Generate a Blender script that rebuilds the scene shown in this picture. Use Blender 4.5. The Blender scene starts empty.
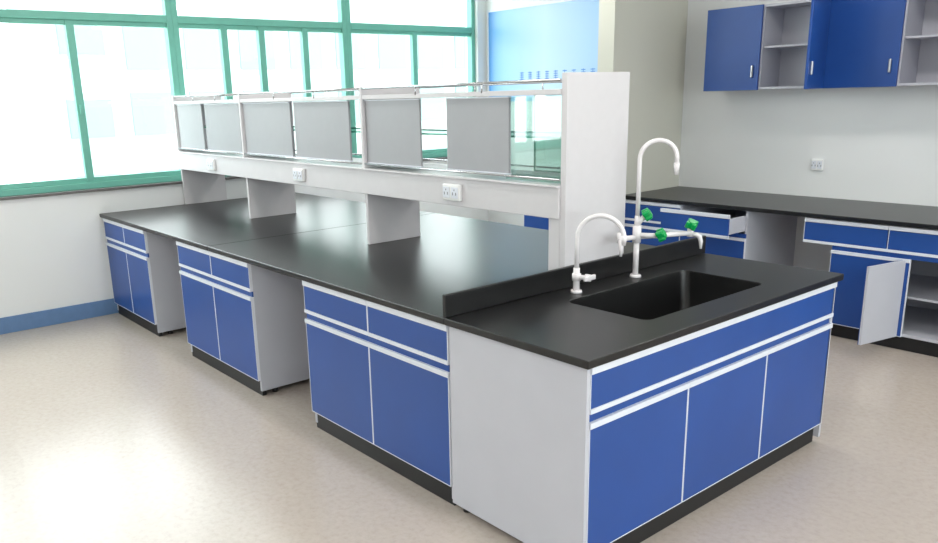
import bpy, bmesh, math, random
from mathutils import Vector, Matrix
random.seed(3)
SC=bpy.context.scene; COL=bpy.context.collection
SC.view_settings.view_transform='Standard'
SC.view_settings.exposure=0.32

# ---------------------------------------------------------------- materials
def lin(c):
    return tuple(((v/255)/12.92 if v/255<=.04045 else ((v/255+.055)/1.055)**2.4) for v in c)+(1,)
def mat(name,c,rough=.5,metal=0,spec=.5,var=0.0,scale=20,bump=0,coat=0):
    m=bpy.data.materials.new(name); m.use_nodes=True; nt=m.node_tree; b=nt.nodes['Principled BSDF']
    b.inputs['Roughness'].default_value=rough; b.inputs['Metallic'].default_value=metal
    b.inputs['Specular IOR Level'].default_value=spec; b.inputs['Coat Weight'].default_value=coat
    col=lin(c)
    tc=nt.nodes.new('ShaderNodeTexCoord'); n=nt.nodes.new('ShaderNodeTexNoise'); n.inputs['Scale'].default_value=scale; n.inputs['Detail'].default_value=4
    nt.links.new(tc.outputs['Object'],n.inputs['Vector'])
    r=nt.nodes.new('ShaderNodeValToRGB'); r.color_ramp.elements[0].position=.35; r.color_ramp.elements[1].position=.65
    v=var
    r.color_ramp.elements[0].color=tuple(max(0,x*(1-v)) for x in col[:3])+(1,)
    r.color_ramp.elements[1].color=tuple(min(1,x*(1+v)) for x in col[:3])+(1,)
    nt.links.new(n.outputs['Fac'],r.inputs['Fac']); nt.links.new(r.outputs['Color'],b.inputs['Base Color'])
    if bump:
        bp=nt.nodes.new('ShaderNodeBump'); bp.inputs['Strength'].default_value=bump; bp.inputs['Distance'].default_value=.002
        nt.links.new(n.outputs['Fac'],bp.inputs['Height']); nt.links.new(bp.outputs['Normal'],b.inputs['Normal'])
    return m
M_blue=mat('blue_laminate',(30,74,148),.38,var=.05,scale=3)
M_white=mat('white_edge_trim',(222,225,234),.35,var=.01)
M_grey=mat('grey_melamine',(193,194,203),.45,var=.015,scale=5)
M_rack=mat('rack_white_melamine',(210,207,210),.45,var=.01)
M_door=mat('rack_door_grey',(162,163,168),.5,var=.01)
M_black=mat('black_epoxy_worktop',(19,19,20),.31,var=.08,scale=60,spec=.5)
M_sink=mat('black_sink',(14,14,15),.35,var=.05)
M_plinth=mat('black_plinth',(22,22,24),.5,var=.05)
M_wall=mat('painted_wall',(230,231,232),.7,var=.008,scale=2)
M_wall_shade=mat('painted_wall_beige',(204,203,192),.7,var=.008,scale=2)  # darker wall colour, shade on the side away from the windows painted in
M_ceil=mat('ceiling_paint',(240,240,238),.8)
M_base=mat('blue_baseboard',(98,130,172),.45,var=.04)
M_frame=mat('green_window_frame',(110,180,164),.4,var=.02)  # green lightened, glow from the bright panes put into the colour
M_sill=mat('sill_stone',(96,92,92),.4,var=.06,scale=30)
M_chrome=mat('chrome_rail',(205,207,210),.2,metal=1)
M_fauc=mat('white_faucet_enamel',(232,228,230),.22,coat=.3)
M_green=mat('green_knob',(0,160,80),.3)
M_plast=mat('socket_plastic',(238,238,238),.35)
M_dark=mat('dark_detail',(70,72,76),.5)
M_alu=mat('aluminium_handle',(190,192,196),.3,metal=.8)
M_out=mat('outside_render',(156,170,166),.8,var=.06,scale=.3)
M_outw=mat('outside_glass',(108,138,136),.4)
M_ground=mat('outside_ground',(190,200,185),.9,var=.1,scale=.2)
M_ink=mat('poster_ink',(72,126,204),.5)

def glassmat(name,tint,gl=.08):
    m=bpy.data.materials.new(name); m.use_nodes=True; nt=m.node_tree; nt.nodes.clear()
    o=nt.nodes.new('ShaderNodeOutputMaterial'); mx=nt.nodes.new('ShaderNodeMixShader'); t=nt.nodes.new('ShaderNodeBsdfTransparent'); g=nt.nodes.new('ShaderNodeBsdfGlossy')
    t.inputs[0].default_value=tint; g.inputs['Roughness'].default_value=.03; mx.inputs[0].default_value=gl
    nt.links.new(t.outputs[0],mx.inputs[1]); nt.links.new(g.outputs[0],mx.inputs[2]); nt.links.new(mx.outputs[0],o.inputs[0]); return m
M_glass=glassmat('rack_glass',(.76,.88,.84,1),.12)
M_gedge=mat('glass_green_edge',(60,140,118),.2)
M_pane=glassmat('window_pane',(.97,.99,.98,1),.04)

# vinyl floor
M_floor=bpy.data.materials.new('speckled_vinyl_floor'); M_floor.use_nodes=True; nt=M_floor.node_tree; b=nt.nodes['Principled BSDF']
tc=nt.nodes.new('ShaderNodeTexCoord')
n1=nt.nodes.new('ShaderNodeTexNoise'); n1.inputs['Scale'].default_value=34; n1.inputs['Detail'].default_value=6; n1.inputs['Roughness'].default_value=.7
n2=nt.nodes.new('ShaderNodeTexNoise'); n2.inputs['Scale'].default_value=3.5; n2.inputs['Detail'].default_value=6
r1=nt.nodes.new('ShaderNodeValToRGB'); e=r1.color_ramp.elements; e[0].position=.3; e[0].color=lin((182,169,159)); e[1].position=.7; e[1].color=lin((196,184,175))
x=r1.color_ramp.elements.new(.48); x.color=lin((190,178,168))
mx=nt.nodes.new('ShaderNodeMix'); mx.data_type='RGBA'; mx.blend_type='MULTIPLY'; mx.inputs[0].default_value=.15
r2=nt.nodes.new('ShaderNodeValToRGB'); r2.color_ramp.elements[0].position=.3; r2.color_ramp.elements[0].color=(.86,.84,.82,1); r2.color_ramp.elements[1].position=.7
for n in (n1,n2): nt.links.new(tc.outputs['Object'],n.inputs['Vector'])
nt.links.new(n1.outputs['Fac'],r1.inputs['Fac']); nt.links.new(n2.outputs['Fac'],r2.inputs['Fac'])
nt.links.new(r1.outputs['Color'],mx.inputs[6]); nt.links.new(r2.outputs['Color'],mx.inputs[7]); nt.links.new(mx.outputs[2],b.inputs['Base Color'])
mr=nt.nodes.new('ShaderNodeMapRange'); mr.inputs['To Min'].default_value=.22; mr.inputs['To Max'].default_value=.29
nt.links.new(n2.outputs['Fac'],mr.inputs['Value']); nt.links.new(mr.outputs[0],b.inputs['Roughness'])
b.inputs['Specular IOR Level'].default_value=.65
# poster gradient
M_post=bpy.data.materials.new('poster_print'); M_post.use_nodes=True; nt=M_post.node_tree; b=nt.nodes['Principled BSDF']
tc=nt.nodes.new('ShaderNodeTexCoord'); sp=nt.nodes.new('ShaderNodeSeparateXYZ'); rp=nt.nodes.new('ShaderNodeValToRGB')
nt.links.new(tc.outputs['Generated'],sp.inputs[0]); nt.links.new(sp.outputs[0],rp.inputs[0]); nt.links.new(rp.outputs[0],b.inputs['Base Color'])
e=rp.color_ramp.elements; e[0].color=lin((86,148,210)); e[1].color=lin((140,182,226)); x=e.new(.12); x.color=lin((132,180,224)); x=e.new(.42); x.color=lin((180,206,232))
b.inputs['Roughness'].default_value=.35

# ---------------------------------------------------------------- builders
def empty(name,loc=(0,0,0)):
    o=bpy.data.objects.new(name,None); o.location=loc; o.empty_display_size=.1; COL.objects.link(o); return o
def link(o,parent):
    COL.objects.link(o)
    if parent: o.parent=parent; o.matrix_parent_inverse=Matrix.Translation(-Vector(parent.location))
    return o
def finish(bm,name,m,parent=None,bevel=0,smooth=False):
    me=bpy.data.meshes.new(name); bmesh.ops.recalc_face_normals(bm,faces=bm.faces[:]); bm.to_mesh(me); bm.free()
    me.materials.append(m)
    if smooth:
        for p in me.polygons: p.use_smooth=True
    o=bpy.data.objects.new(name,me); link(o,parent)
    if bevel:
        md=o.modifiers.new('bevel','BEVEL'); md.width=bevel; md.segments=2; md.limit_method='ANGLE'
    return o
def addbox(bm,b,M=None):
    x0,x1,y0,y1,z0,z1=b
    x0,x1=sorted((x0,x1)); y0,y1=sorted((y0,y1)); z0,z1=sorted((z0,z1))
    vs=[Vector((x,y,z)) for x in (x0,x1) for y in (y0,y1) for z in (z0,z1)]
    if M: vs=[M@v for v in vs]
    v=[bm.verts.new(p) for p in vs]
    for f in ((0,1,3,2),(4,6,7,5),(0,4,5,1),(2,3,7,6),(0,2,6,4),(1,5,7,3)): bm.faces.new([v[i] for i in f])
def boxes(name,bs,m,parent=None,bevel=0,M=None):
    bm=bmesh.new()
    for b in bs: addbox(bm,b,M)
    return finish(bm,name,m,parent,bevel)
def addcyl(bm,p0,p1,r0,r1=None,n=20):
    r1=r0 if r1 is None else r1
    p0=Vector(p0); p1=Vector(p1); d=p1-p0
    M=Matrix.Translation((p0+p1)/2)@d.to_track_quat('Z','Y').to_matrix().to_4x4()
    bmesh.ops.create_cone(bm,cap_ends=True,segments=n,radius1=r0,radius2=r1,depth=d.length,matrix=M)
def cyls(name,cs,m,parent=None,n=16):
    bm=bmesh.new()
    for c in cs: addcyl(bm,*c,n=n)
    o=finish(bm,name,m,parent)
    for p in o.data.polygons: p.use_smooth=len(p.vertices)==4
    return o
def sweep(name,pts,r,m,parent=None,n=16,rads=None):
    bm=bmesh.new(); rings=[]; pts=[Vector(p) for p in pts]
    up=None
    for i,p in enumerate(pts):
        t=(pts[min(i+1,len(pts)-1)]-pts[max(i-1,0)]).normalized()
        if up is None: up=t.orthogonal().normalized()
        up=(up-t*up.dot(t)).normalized(); s=t.cross(up); rr=rads[i] if rads else r
        rings.append([bm.verts.new(p+(up*math.cos(a)+s*math.sin(a))*rr) for a in [2*math.pi*k/n for k in range(n)]])
    for a,b in zip(rings,rings[1:]):
        for k in range(n): bm.faces.new((a[k],a[(k+1)%n],b[(k+1)%n],b[k]))
    bm.faces.new(rings[0][::-1]); bm.faces.new(rings[-1])
    return finish(bm,name,m,parent,smooth=True)

# ---------------------------------------------------------------- room
XW=-5.13; YR=4.34; XE=4.6; YS=-4.6; ZC=3.1
boxes('floor',[(XW-.2,XE+.2,YS-.1,YR+.1,-.1,0)],M_floor)
boxes('ceiling',[(XW-.2,XE+.2,YS-.1,YR+.1,ZC,ZC+.1)],M_ceil)
YB=[-4.43,-2.68,-.94,.81,2.54,4.21]
boxes('wall_left',[(XW-.2,XW,YS,YR,0,1.03),(XW-.2,XW,YS,YR,2.98,ZC),(XW-.2,XW,YS,YB[0],1.03,2.98),(XW-.2,XW,YB[-1],YR,1.03,2.98)],M_wall)
boxes('wall_back',[(XW-.2,XE+.2,YR,YR+.1,0,ZC)],M_wall)
RB=[-3.4,-1.1,1.2,3.5]  # openings for the added windows
boxes('wall_right',[(XE,XE+.2,YS-.1,YR,0,1.03),(XE,XE+.2,YS-.1,YR,2.7,ZC),(XE,XE+.2,YS-.1,RB[0],1.03,2.7),(XE,XE+.2,RB[-1],YR,1.03,2.7)],M_wall)
boxes('wall_front',[(XW-.2,XE,YS-.1,YS,0,ZC)],M_wall)
boxes('wall_partition',[(-2.76,-2.6,3.36,YR-.001,0,ZC)],M_wall_shade)
boxes('baseboard_left',[(XW,XW+.012,YS+.01,YR-.01,0,.13)],M_base,bevel=.003)
boxes('baseboard_back',[(-2.59,XE-.01,YR-.012,YR,0,.13)],M_base,bevel=.003)
boxes('trim_sill',[(XW-.19,XW+.03,YB[0],YB[-1],1.03,1.05)],M_sill,bevel=.003)
splits=[[-3.6],[-1.85],[-.01],[1.27,1.63,2.08],[3.38]]
def window(name,xs,sg,y0,y1,z0,z1,splits,zt):
    # xs: inner wall plane, sg: direction to the outside (-1 / +1)
    X=lambda a,b:(xs+sg*a,xs+sg*b)
    w=empty(name,(xs+sg*.1,(y0+y1)/2,(z0+z1)/2)); fw=.05
    bs=[X(.04,.12)+t for t in ((y0,y0+fw,z0,z1),(y1-fw,y1,z0,z1),(y0+fw,y1-fw,z0,z0+.05),(y0+fw,y1-fw,z1-.05,z1),(y0+fw,y1-fw,zt-.03,zt+.03))]
    boxes('frame',bs,M_frame,w,.004)
    ss=[]; ed=[y0+fw]+splits+[y1-fw]
    for s in splits: ss.append(X(.052,.105)+(s-.03,s+.03,z0+.05,zt-.03))
    for k in range(len(ed)-1):
        a,b_=ed[k]+.03*(k>0),ed[k+1]-.03*(k<len(ed)-2)
        ss+=[X(.06,.10)+(a,b_,z0+.05,z0+.09),X(.06,.10)+(a,b_,zt-.065,zt-.03)]
    boxes('sashes',ss,M_frame,w,.003)
    boxes('panes',[X(.078,.082)+(y0+fw,y1-fw,z0+.05,z1-.05)],M_pane,w)
    boxes('latch',[X(.028,.052)+(s-.012,s+.012,1.64,1.71) for s in splits],M_frame,w,.003)
    ld=bpy.data.lights.new('sky_portal','AREA'); ld.shape='RECTANGLE'; ld.size=y1-y0; ld.size_y=z1-z0; ld.cycles.is_portal=True
    lo=bpy.data.objects.new('sky_portal',ld); COL.objects.link(lo); lo.parent=w; lo.location=(sg*.12,0,0)
    lo.rotation_euler=(0,math.radians(90 if sg>0 else -90),0); ld.size,ld.size_y=z1-z0,y1-y0
for i in range(5): window('window_%d'%(i+1),XW,-1,YB[i],YB[i+1],1.05,2.98,splits[i],2.38)
for i in range(3): window('window_%d'%(i+6),XE,1,RB[i],RB[i+1],1.03,2.7,[(RB[i]+RB[i+1])/2],2.2)  # unseen windows added behind the camera, to light the sides facing it
# outside
bo=empty('neighbouring_building',(-24,4,0))
boxes('facade',[(-26,-24,-12,3,-8,4.6),(-30,-28,5,26,-8,7)],M_out,bo)
wb=[]
for zz in (-5,-2.2,.6,2.9):
    for k in range(7): wb.append((-24.01,-23.95,-11+k*2,-9.7+k*2,zz,zz+1.3))
    for k in range(9): wb.append((-28.01,-27.95,6+k*2.2,7.5+k*2.2,zz,zz+1.5))
boxes('facade_windows',wb,M_outw,bo)
boxes('outside_ground',[(-80,-5.6,-50,60,-8.2,-8)],M_ground)

# ---------------------------------------------------------------- cabinet fronts
ZD=.098
def fbox(face,p,u0,u1,w0,w1,z0,z1):
    if face=='-y': return (u0,u1,p-w1,p-w0,z0,z1)
    if face=='+y': return (u0,u1,p+w0,p+w1,z0,z1)
    if face=='+x': return (p+w0,p+w1,u0,u1,z0,z1)
def fronts(face,p,u0,u1,nd,nw,blue,white,band,skipdoor=(),skipdrawer=()):
    for i in range(nw):
        a=u0+(u1-u0)*i/nw; b_=u0+(u1-u0)*(i+1)/nw
        if i in skipdrawer: continue
        blue.append(fbox(face,p,a+.005,b_-.005,0,.018,.662,.784))
        white.append(fbox(face,p,a+.001,b_-.001,0,.024,.788,.814))
        white+= [fbox(face,p,a+.001,a+.005,0,.0185,.662,.788),fbox(face,p,b_-.005,b_-.001,0,.0185,.662,.788)]
        white.append(fbox(face,p,a+.001,b_-.001,0,.022,.644,.662))
    band.append(fbox(face,p,u0+.002,u1-.002,0,.010,.612,.644))
    for i in range(nd):
        a=u0+(u1-u0)*i/nd; b_=u0+(u1-u0)*(i+1)/nd
        if i in skipdoor: continue
        blue.append(fbox(face,p,a+.005,b_-.005,0,.018,ZD+.004,.590))
        white.append(fbox(face,p,a+.001,b_-.001,0,.024,.590,.612))
        white+= [fbox(face,p,a+.001,a+.005,0,.0185,ZD,.590),fbox(face,p,b_-.005,b_-.001,0,.0185,ZD,.590)]
        white.append(fbox(face,p,a+.001,b_-.001,0,.0185,ZD,ZD+.004))

# ---------------------------------------------------------------- island bench
isl=empty('lab_island_bench',(-2.5,.9,0)); W=1.817
blue=[];white=[];band=[];grey=[];plin=[];feet=[]
def carcass(x0,x1,side):
    if side<0: ya,yb,face,p=.04,.78,'-y',.04
    else: ya,yb,face,p=W-.78,W-.04,'+y',W-.04
    grey.extend([(x0,x0+.018,ya,yb,.03,.82),(x1-.018,x1,ya,yb,.03,.82),(x0+.018,x1-.018,ya,yb,ZD,ZD+.018),(x0+.018,x1-.018,(yb-.012 if side<0 else ya),(yb if side<0 else ya+.012),ZD+.018,.82)])
    grey.append((x0+.018,x1-.018,ya+.002,yb-.002,.62,.64))
    fronts(face,p,x0,x1,2,2,blue,white,band)
    plin.append((x0+.005,x1-.005,(ya+.004 if side<0 else yb-.03),(ya+.03 if side<0 else yb-.004),0,ZD))
    for x in (x0+.03,x1-.03):
        for y in (ya+.1,yb-.06): feet.append(((x,y,0),(x,y,.03),.02,.014))
cabs=[(-1.885,-.742),(-3.55,-2.498),(-5.10,-4.165)]
for a,b_ in cabs: carcass(a,b_,-1); carcass(a,b_,1)
# sink unit
x0,x1,y0,y1=-.733,-.04,.022,W-.022
grey+=[(x0,x1+.018,y0,y0+.018,.03,.82),(x0,x1+.018,y1-.018,y1,.03,.82),(x0,x0+.018,y0+.018,y1-.018,.06,.82),(x0+.018,x1,y0+.018,y1-.018,ZD,ZD+.018)]
grey+=[(x0+.018,x1,.63,.645,ZD+.018,.56),(x0+.018,x1,1.235,1.25,ZD+.018,.56)]
fronts('+x',x1,y0+.019,y1-.001,3,1,blue,white,band)
plin.append((x1-.03,x1-.008,y0+.02,y1-.02,0,ZD))
plin+=[(-5.1,-.76,.895,.91,.0,.03)]
for x,y in ((-.68,.06),(-.12,.035),(-.68,1.75),(-.12,1.76)): feet.append(((x,y,0),(x,y,.03),.02,.014))
boxes('side_panels',grey,M_grey,isl,.0012)
boxes('blue_fronts',blue,M_blue,isl,.0012)
boxes('recess_band',band,M_blue,isl)
boxes('handle_strips',white,M_white,isl,.001)
boxes('plinth',plin,M_plinth,isl)
cyls('levelling_feet',feet,M_plinth,isl)
boxes('spine_panel',[(-4.165,-3.55,.90,.915,.1,.82),(-2.498,-1.885,.90,.915,.1,.82)],M_grey,isl)
boxes('worktop',[(-5.115,-3.002,0,W,.82,.85),(-3.0,-.736,0,W,.82,.85)],M_black,isl,.004)
spl=empty('sink_splashback',(-.735,W/2,.8502))
boxes('upstand',[(-.745,-.725,0,W,.8502,.945)],M_black,spl,.004)
def rrect(x0,x1,y0,y1,r,n=8):
    pts=[]
    for cx,cy,a0 in ((x1-r,y1-r,0),(x0+r,y1-r,90),(x0+r,y0+r,180),(x1-r,y0+r,270)):
        for k in range(n+1):
            a=math.radians(a0+90*k/n); pts.append((cx+r*math.cos(a),cy+r*math.sin(a)))
    return pts
SX0,SX1,SY0,SY1=-.57,-.155,.53,1.39
bm=bmesh.new(); inner=rrect(SX0,SX1,SY0,SY1,.04); OX0,OX1,OY0,OY1=-.7345,0,0,W
def ringz(z):
    out=[bm.verts.new((x,y,z)) for x,y in ((OX1,OY1),(OX0,OY1),(OX0,OY0),(OX1,OY0))]
    inn=[bm.verts.new((x,y,z)) for x,y in inner]; return out,inn
ot,it=ringz(.85); ob_,ib=ringz(.82); n=len(inner); q=n//4
for out,inn in ((ot,it),(ob_,ib)):
    for c in range(4):
        s=[inn[(c*q+k)%n] for k in range(q)]
        for k in range(q-1): bm.faces.new((out[c],s[k],s[k+1]))
        bm.faces.new((out[c],s[-1],inn[((c+1)*q)%n],out[(c+1)%4]))
for k in range(4): bm.faces.new((ot[k],ot[(k+1)%4],ob_[(k+1)%4],ob_[k]))
for k in range(n): bm.faces.new((it[k],it[(k+1)%n],ib[(k+1)%n],ib[k]))
finish(bm,'sink_worktop',M_black,isl,.003)
snk=empty('lab_sink',((SX0+SX1)/2,(SY0+SY1)/2,.6))
bm=bmesh.new(); rings=[]
for inset,z,r in ((.002,.846,.038),(.004,.83,.04),(.012,.66,.045),(.03,.625,.05),(.07,.612,.04)):
    rings.append([bm.verts.new((x,y,z)) for x,y in rrect(SX0+inset,SX1-inset,SY0+inset,SY1-inset,r)])
for a,b_ in zip(rings,rings[1:]):
    for k in range(n): bm.faces.new((a[k],b_[k],b_[(k+1)%n],a[(k+1)%n]))
bm.faces.new(rings[-1])
finish(bm,'basin',M_sink,snk,smooth=True)
cyls('drain',[((-.37,.94,.612),(-.37,.94,.617),.04)],M_alu,snk)

# ---------------------------------------------------------------- reagent rack
rk=empty('reagent_rack',(-2.9,.92,.85)); RY0,RY1=.71,1.14; RZ=.8505
posts=[-.779,-2.30,-3.86,-5.10]
pb=[(posts[0],posts[0]+.032,RY0+.012,RY1+.006,RZ,1.785)]
for x in posts[1:]:
    pb.append((x-.012,x+.012,RY0+.01,RY1-.03,RZ,1.155)); pb.append((x-.012,x+.012,RY0,RY1,1.295,1.765))
pb.append((-.845,posts[0],RY0+.01,RY0+.03,RZ,1.155))
boxes('upright_panels',pb,M_rack,rk,.002)
boxes('service_trunking',[(posts[3]-.012,posts[0],RY0,RY1,1.155,1.295)],M_rack,rk,.003)
boxes('lower_shelf_edge',[(posts[3]-.012,posts[0],RY0-.012,RY1+.012,1.295,1.305)],M_rack,rk,.002)
ts=[];dr=[];rails=[];gl=[];ge=[]
spans=[(posts[1]+.012,posts[0]),(posts[2]+.012,posts[1]-.012),(posts[3]+.012,posts[2]-.012)]
for a,b_ in spans:
    ts.append((a,b_,RY0+.01,RY1-.01,1.700,1.712))
    ts.append((a,b_,RY0+.004,RY0+.016,1.694,1.718)); ts.append((a,b_,RY1-.016,RY1-.004,1.694,1.718))
    for y in (RY0+.005,RY1-.005):
        rails.append(((a,y,1.755),(b_,y,1.755),.006)); rails.append(((a,y,1.33),(b_,y,1.33),.005))
        for t in (.33,.67): rails.append(((a+(b_-a)*t,y,1.71),(a+(b_-a)*t,y,1.755),.004))
    gl.append((a+.01,b_-.01,RY0+.05,RY1-.05,1.505,1.512)); ge+= [(a+.01,b_-.01,RY0+.048,RY0+.05,1.504,1.513),(a+.01,b_-.01,RY1-.05,RY1-.048,1.504,1.513)]
boxes('top_shelf',ts,M_rack,rk,.002)
cyls('guard_rails',rails,M_chrome,rk,n=10)
dg=[]
for a,b_ in ((-2.285,-1.78),(-1.56,-1.11),(-3.84,-3.16),(-3.11,-2.46),(-5.07,-4.58),(-4.52,-3.92)):
    dr.append((a,b_,RY0+.02,RY0+.034,1.34,1.688)); dg+=[(a,b_,RY0+.017,RY0+.037,1.332,1.34),(a,b_,RY0+.017,RY0+.037,1.686,1.692)]
boxes('sliding_doors',dr,M_door,rk,.002)
boxes('door_rails',dg,M_white,rk)
gl+=[(-1.15,-.80,RY0+.040,RY0+.045,1.31,1.69),(-1.3,-.79,RY1-.04,RY1-.035,1.31,1.70)]
ge+=[(-.803,-.798,RY0+.039,RY0+.046,1.31,1.69),(-1.0,-.993,RY1-.041,RY1-.034,1.31,1.70),(-1.302,-1.296,RY1-.041,RY1-.034,1.31,1.70),(-1.3,-.79,RY1-.041,RY1-.034,1.31,1.318)]
boxes('glass_panels',gl,M_glass,rk); boxes('glass_edges',ge,M_gedge,rk)
def socket(x,y,z,face='-y',w=.13,h=.085):
    s=empty('power_socket',(x,y,z))
    boxes('plate',[(x-w/2,x+w/2,y-.022,y-.0005,z-h/2,z+h/2)],M_plast,s,.006)
    sl=[]
    for dx in (-w/4,w/4):
        boxes('module',[(x+dx-w*.2,x+dx+w*.2,y-.026,y-.022,z-h*.33,z+h*.33)],M_white,s,.002)
        sl+=[(x+dx-.014,x+dx-.010,y-.0268,y-.026,z-.012,z+.002),(x+dx+.010,x+dx+.014,y-.0268,y-.026,z-.012,z+.002),(x+dx-.002,x+dx+.002,y-.0268,y-.026,z+.010,z+.018)]
    boxes('slots',sl,M_dark,s)
for x in (-1.49,-3.04,-4.42): socket(x,RY0,1.225)
socket(-1.36,YR,1.10,w=.09,h=.09)

# ---------------------------------------------------------------- faucets
def arc(c,r,d,a0,a1,n=14):
    d=Vector(d).normalized(); return [Vector(c)+d*(r*math.cos(math.radians(a0+(a1-a0)*k/n)))+Vector((0,0,r*math.sin(math.radians(a0+(a1-a0)*k/n)))) for k in range(n+1)]
def knob(name,c,ax,parent,r=.024):
    c=Vector(c); ax=Vector(ax).normalized(); s=ax.orthogonal().normalized(); t=ax.cross(s); bm=bmesh.new()
    addcyl(bm,c,c+ax*.034,r*.8,r*.66,20)
    for k in range(4):
        a=math.pi/2*k+.4; p=c+(s*math.cos(a)+t*math.sin(a))*r*.72
        addcyl(bm,p-ax*.001,p+ax*.030,r*.42,r*.36,12)
    o=finish(bm,name,M_green,parent); 
    for p in o.data.polygons: p.use_smooth=len(p.vertices)==4
    md=o.modifiers.new('bevel','BEVEL'); md.width=.002; md.segments=2
ZT=.8505
f1=empty('gooseneck_faucet',(-.64,.68,ZT)); bx,by=-.64,.68
cyls('base',[((bx,by,ZT),(bx,by,ZT+.012),.026,.024),((bx,by,ZT+.012),(bx,by,ZT+.11),.015,.014),((bx,by,ZT+.055),(bx,by,ZT+.085),.02)],M_fauc,f1)
cyls('valve',[((bx,by,ZT+.07),(bx+.045,by+.015,ZT+.07),.011),((bx+.04,by+.013,ZT+.07),(bx+.062,by+.02,ZT+.07),.018,.016)],M_fauc,f1)
boxes('lever',[(bx+.05,bx+.064,by-.016,by+.055,ZT+.06,ZT+.082)],M_fauc,f1,.004)
d=(.85,.52,0); dv=Vector(d).normalized()
R=.099; top=ZT+.243
pts=[(bx,by,ZT+.1),(bx,by,top-.02)]+[p for p in arc(Vector((bx,by,top))+dv*R,R,d,180,8)]
pts.append(pts[-1]+Vector((0,0,-.01))); sweep('spout',pts,.0105,M_fauc,f1)
e=pts[-1]; cyls('nozzle',[((e.x,e.y,e.z+.012),(e.x,e.y,e.z-.03),.014,.009)],M_fauc,f1)

f2=empty('triple_outlet_faucet',(-.645,1.105,ZT)); bx,by=-.645,1.105
cyls('base',[((bx,by,ZT),(bx,by,ZT+.012),.028,.025),((bx,by,ZT+.012),(bx,by,ZT+.2),.0135),((bx,by,ZT+.165),(bx,by,ZT+.245),.02),((bx,by,ZT+.24),(bx,by,ZT+.29),.015,.012)],M_fauc,f2)
R=.082; top=ZT+.55
d=(.75,.66,0); dv=Vector(d).normalized()
pts=[(bx,by,ZT+.27),(bx,by,top-.03)]+arc(Vector((bx,by,top))+dv*R,R,d,180,5); pts.append(pts[-1]+Vector((0,0,-.04)))
sweep('spout',pts,.0105,M_fauc,f2)
e=pts[-1]; cyls('nozzle',[((e.x,e.y,e.z+.014),(e.x,e.y,e.z-.04),.014,.009)],M_fauc,f2)
zc=ZT+.19
for i,(dx,dy) in enumerate(((-.02,-.10),(.12,.25))):
    ex,ey=bx+dx,by+dy
    cyls('arm_%d'%(i+1),[((bx,by,zc),(ex,ey,zc),.012),((ex,ey,zc-.016),(ex,ey,zc+.03),.016,.014)],M_fauc,f2)
    o2=Vector((.8,.2,0)).normalized() if i else Vector((.6,-.6,0)).normalized()
    p=Vector((ex,ey,zc-.005)); sweep('outlet_%d'%(i+1),[p,p+o2*.03,p+o2*.045+Vector((0,0,-.008)),p+o2*.052+Vector((0,0,-.03)),p+o2*.053+Vector((0,0,-.065))],.008,M_fauc,f2,rads=[.011,.011,.011,.010,.006])
    if i: knob('knob_%d'%(i+1),(ex,ey,zc+.03),(.5,-.2,1),f2,.028)
cyls('front_valve',[((bx,by,zc+.01),(bx+.09,by+.04,zc+.01),.012)],M_fauc,f2)
knob('knob_3',(bx+.09,by+.04,zc+.01),(1,.3,.5),f2,.028)
cyls('upper_valve',[((bx,by,zc+.055),(bx+.03,by+.01,zc+.10),.011)],M_fauc,f2)
knob('knob_4',(bx+.03,by+.01,zc+.10),(.8,.5,.6),f2,.027)

# ---------------------------------------------------------------- bench along the back wall
wbn=empty('wall_lab_bench',(-.5,3.9,0)); YF=3.5; CP=YF+.04; YBk=YR-.02
blue=[];white=[];band=[];grey=[];plin=[]
def carc2(x0,x1,**k):
    grey.extend([(x0,x0+.018,CP,YBk,.03,.82),(x1-.018,x1,CP,YBk,.03,.82),(x0+.018,x1-.018,CP,YBk,ZD,ZD+.018),(x0+.018,x1-.018,YBk-.012,YBk,ZD+.018,.82),(x0+.018,x1-.018,CP+.002,YBk-.012,.62,.635),((x0+x1)/2-.008,(x0+x1)/2+.008,CP+.001,YBk-.012,.636,.82)])
    fronts('-y',CP,x0,x1,2,2,blue,white,band,**k)
    plin.append((x0+.02,x1-.02,CP+.03,CP+.05,0,ZD))
carc2(-2.58,-1.46,skipdrawer=(1,))
carc2(-.83,.17,skipdoor=(1,),skipdrawer=(0,1))
carc2(.9,1.95)
carc2(-3.75,-2.785)
for a,b_ in ((-1.03,-.48),(-.48,.17)):
    blue.append(fbox('-y',CP,a+.005,b_-.005,0,.018,.662,.784)); white.append(fbox('-y',CP,a+.001,b_-.001,0,.024,.788,.814)); white.append(fbox('-y',CP,a+.001,b_-.001,0,.022,.644,.662))
    white.append(fbox('-y',CP,a+.001,a+.005,0,.0185,.662,.788))
grey+=[(-1.03,-.83,CP,YBk-.2,.645,.66),(-1.03,-1.015,CP,YBk-.2,.66,.82)]
grey+=[(-.812,.152,CP+.06,YBk-.012,.34,.355)]
a,b_,sh=-2.04,-1.46,.24
blue.append(fbox('-y',CP-sh,a+.005,b_-.005,0,.018,.662,.784)); white.append(fbox('-y',CP-sh,a+.001,b_-.001,0,.024,.788,.814)); white.append(fbox('-y',CP-sh,a+.001,b_-.001,0,.022,.644,.662))
grey+=[(a+.03,a+.042,CP-sh,CP+.25,.67,.78),(b_-.03,b_-.018,CP-sh,CP+.25,.665,.78),(a+.042,b_-.03,CP-sh,CP+.25,.67,.68)]
boxes('side_panels',grey,M_grey,wbn,.001); boxes('blue_fronts',blue,M_blue,wbn,.001); boxes('recess_band',band,M_blue,wbn)
Md=Matrix.Translation((-.37,CP-.004,0))@Matrix.Rotation(math.radians(-102),4,'Z')
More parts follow.
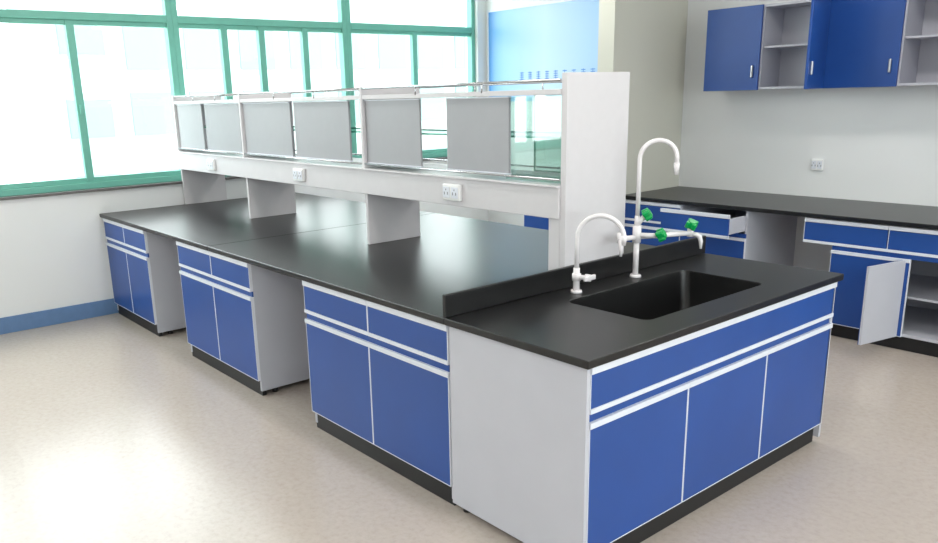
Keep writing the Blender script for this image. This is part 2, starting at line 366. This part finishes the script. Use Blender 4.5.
boxes('open_door_core',[(.004,.37,0,.016,ZD,.605)],M_grey,wbn,.001,M=Md); boxes('open_door_face',[(.004,.37,-.004,0,ZD,.605)],M_blue,wbn,M=Md)
cyls('open_door_hinges',[((-.372,CP-.01,z-.02),(-.372,CP-.01,z+.02),.006) for z in (.18,.52)],M_alu,wbn)
boxes('handle_strips',white,M_white,wbn,.001); boxes('plinth',plin,M_plinth,wbn)
boxes('worktop',[(-2.598,2.2,YF,YR-.002,.82,.85),(-3.8,-2.762,YF,YR-.002,.82,.85)],M_black,wbn,.004)
boxes('rear_knee_panel',[(-1.46,-.83,YBk-.03,YBk-.015,.1,.82)],M_wall,wbn)

# ---------------------------------------------------------------- wall cabinets
wc=empty('wall_cabinet',(-1,4.2,1.68)); ya,yb=4.05,YR-.001; z0,z1=1.68,2.30
xs=[-2.21,-1.74,-1.25,-.74,-.28,.22]
g=[(xs[0],xs[-1],ya,yb,z0,z0+.018),(xs[0],xs[-1],ya,yb,z1-.018,z1),(xs[0],xs[-1],yb-.01,yb,z0+.018,z1-.018)]
for x in xs: g.append((x-.009,x+.009,ya,yb-.01,z0+.018,z1-.018))
for a,b_ in zip(xs,xs[1:]): g.append((a+.009,b_-.009,ya+.02,yb-.01,1.985,2.0))
boxes('carcass',g,M_grey,wc,.001)
bl=[];hd=[]
for i in (0,2,4):
    bl.append((xs[i]+.002,xs[i+1]-.002,ya-.019,ya-.001,z0-.004,z1))
    hd.append((xs[i+1]-.06,xs[i+1]-.042,ya-.036,ya-.019,z0+.09,z0+.18))
boxes('closed_doors',bl,M_blue,wc,.0015)
boxes('handles',hd,M_alu,wc,.006)
for i,(h,w_,an) in enumerate(((xs[2],.46,102),(xs[4],.46,104))):
    Mx=Matrix.Translation((h-.004,ya-.004,0))@Matrix.Rotation(math.radians(an),4,'Z')
    boxes('open_door_%d'%(i+1),[(-w_,0,-.018,0,z0-.004,z1)],M_blue,wc,.0015,M=Mx)
    boxes('open_handle_%d'%(i+1),[(-w_+.045,-w_+.063,-.035,-.018,z0+.09,z0+.18)],M_alu,wc,.006,M=Mx)

# ---------------------------------------------------------------- poster
ps=empty('wall_poster',(-4.1,YR,2.2))
boxes('board',[(-5.08,-3.1,YR-.012,YR-.001,1.62,2.56)],M_post,ps,.002)
boxes('border',[(-5.1,-3.08,YR-.016,YR-.001,2.56,2.585),(-5.1,-5.08,YR-.016,YR-.001,1.62,2.56)],M_white,ps)
ink=[]
for k in range(10):
    x=-4.6+k*.12; z=1.84
    for t in range(4): ink.append((x,x+.055,YR-.0135,YR-.012,z+t*.022,z+t*.022+.008))
    ink.append((x+.024,x+.031,YR-.0135,YR-.012,z-.005,z+.08))
boxes('lettering',ink,M_ink,ps)

# ---------------------------------------------------------------- added ceiling lamps, out of view, to fill the room with light
for x in (-3.2,-.2,2.8):
    for y in (-2.8,.2,2.9):
        c=empty('ceiling_light',(x,y,ZC-.04)); boxes('housing',[(x-.6,x+.6,y-.15,y+.15,ZC-.06,ZC)],M_white,c,.004)
        ld=bpy.data.lights.new('tube_light','AREA'); ld.shape='RECTANGLE'; ld.size=1.15; ld.size_y=.26; ld.energy=14; ld.color=(1,.96,.91)
        lo=bpy.data.objects.new('tube_light',ld); COL.objects.link(lo); lo.parent=c; lo.location=(0,0,-.025)

# ---------------------------------------------------------------- world
w=bpy.data.worlds.new('overcast_sky'); SC.world=w; w.use_nodes=True; nt=w.node_tree; bg=nt.nodes['Background']
bg.inputs[0].default_value=(.94,.97,1,1); bg.inputs[1].default_value=5.7

# ---------------------------------------------------------------- camera
yaw,pit,rol=[math.radians(a) for a in (51.4285,14.8488,-1.6602)]
fw=Vector((-math.sin(yaw)*math.cos(pit),math.cos(yaw)*math.cos(pit),-math.sin(pit)))
r=Vector((math.cos(yaw),math.sin(yaw),0)); u=r.cross(fw)
r2=r*math.cos(rol)+u*math.sin(rol); u2=r2.cross(fw)
cd=bpy.data.cameras.new('camera'); cam=bpy.data.objects.new('camera',cd); COL.objects.link(cam)
cd.sensor_fit='HORIZONTAL'; cd.sensor_width=36; cd.lens=790.7896/938*36; cd.shift_x=(469-429.84)/938; cd.shift_y=(305.28-271.5)/938; cd.clip_start=.05; cd.clip_end=300
cam.matrix_world=Matrix(((r2.x,u2.x,-fw.x,1.5959),(r2.y,u2.y,-fw.y,-1.9291),(r2.z,u2.z,-fw.z,1.7058),(0,0,0,1)))
SC.camera=cam
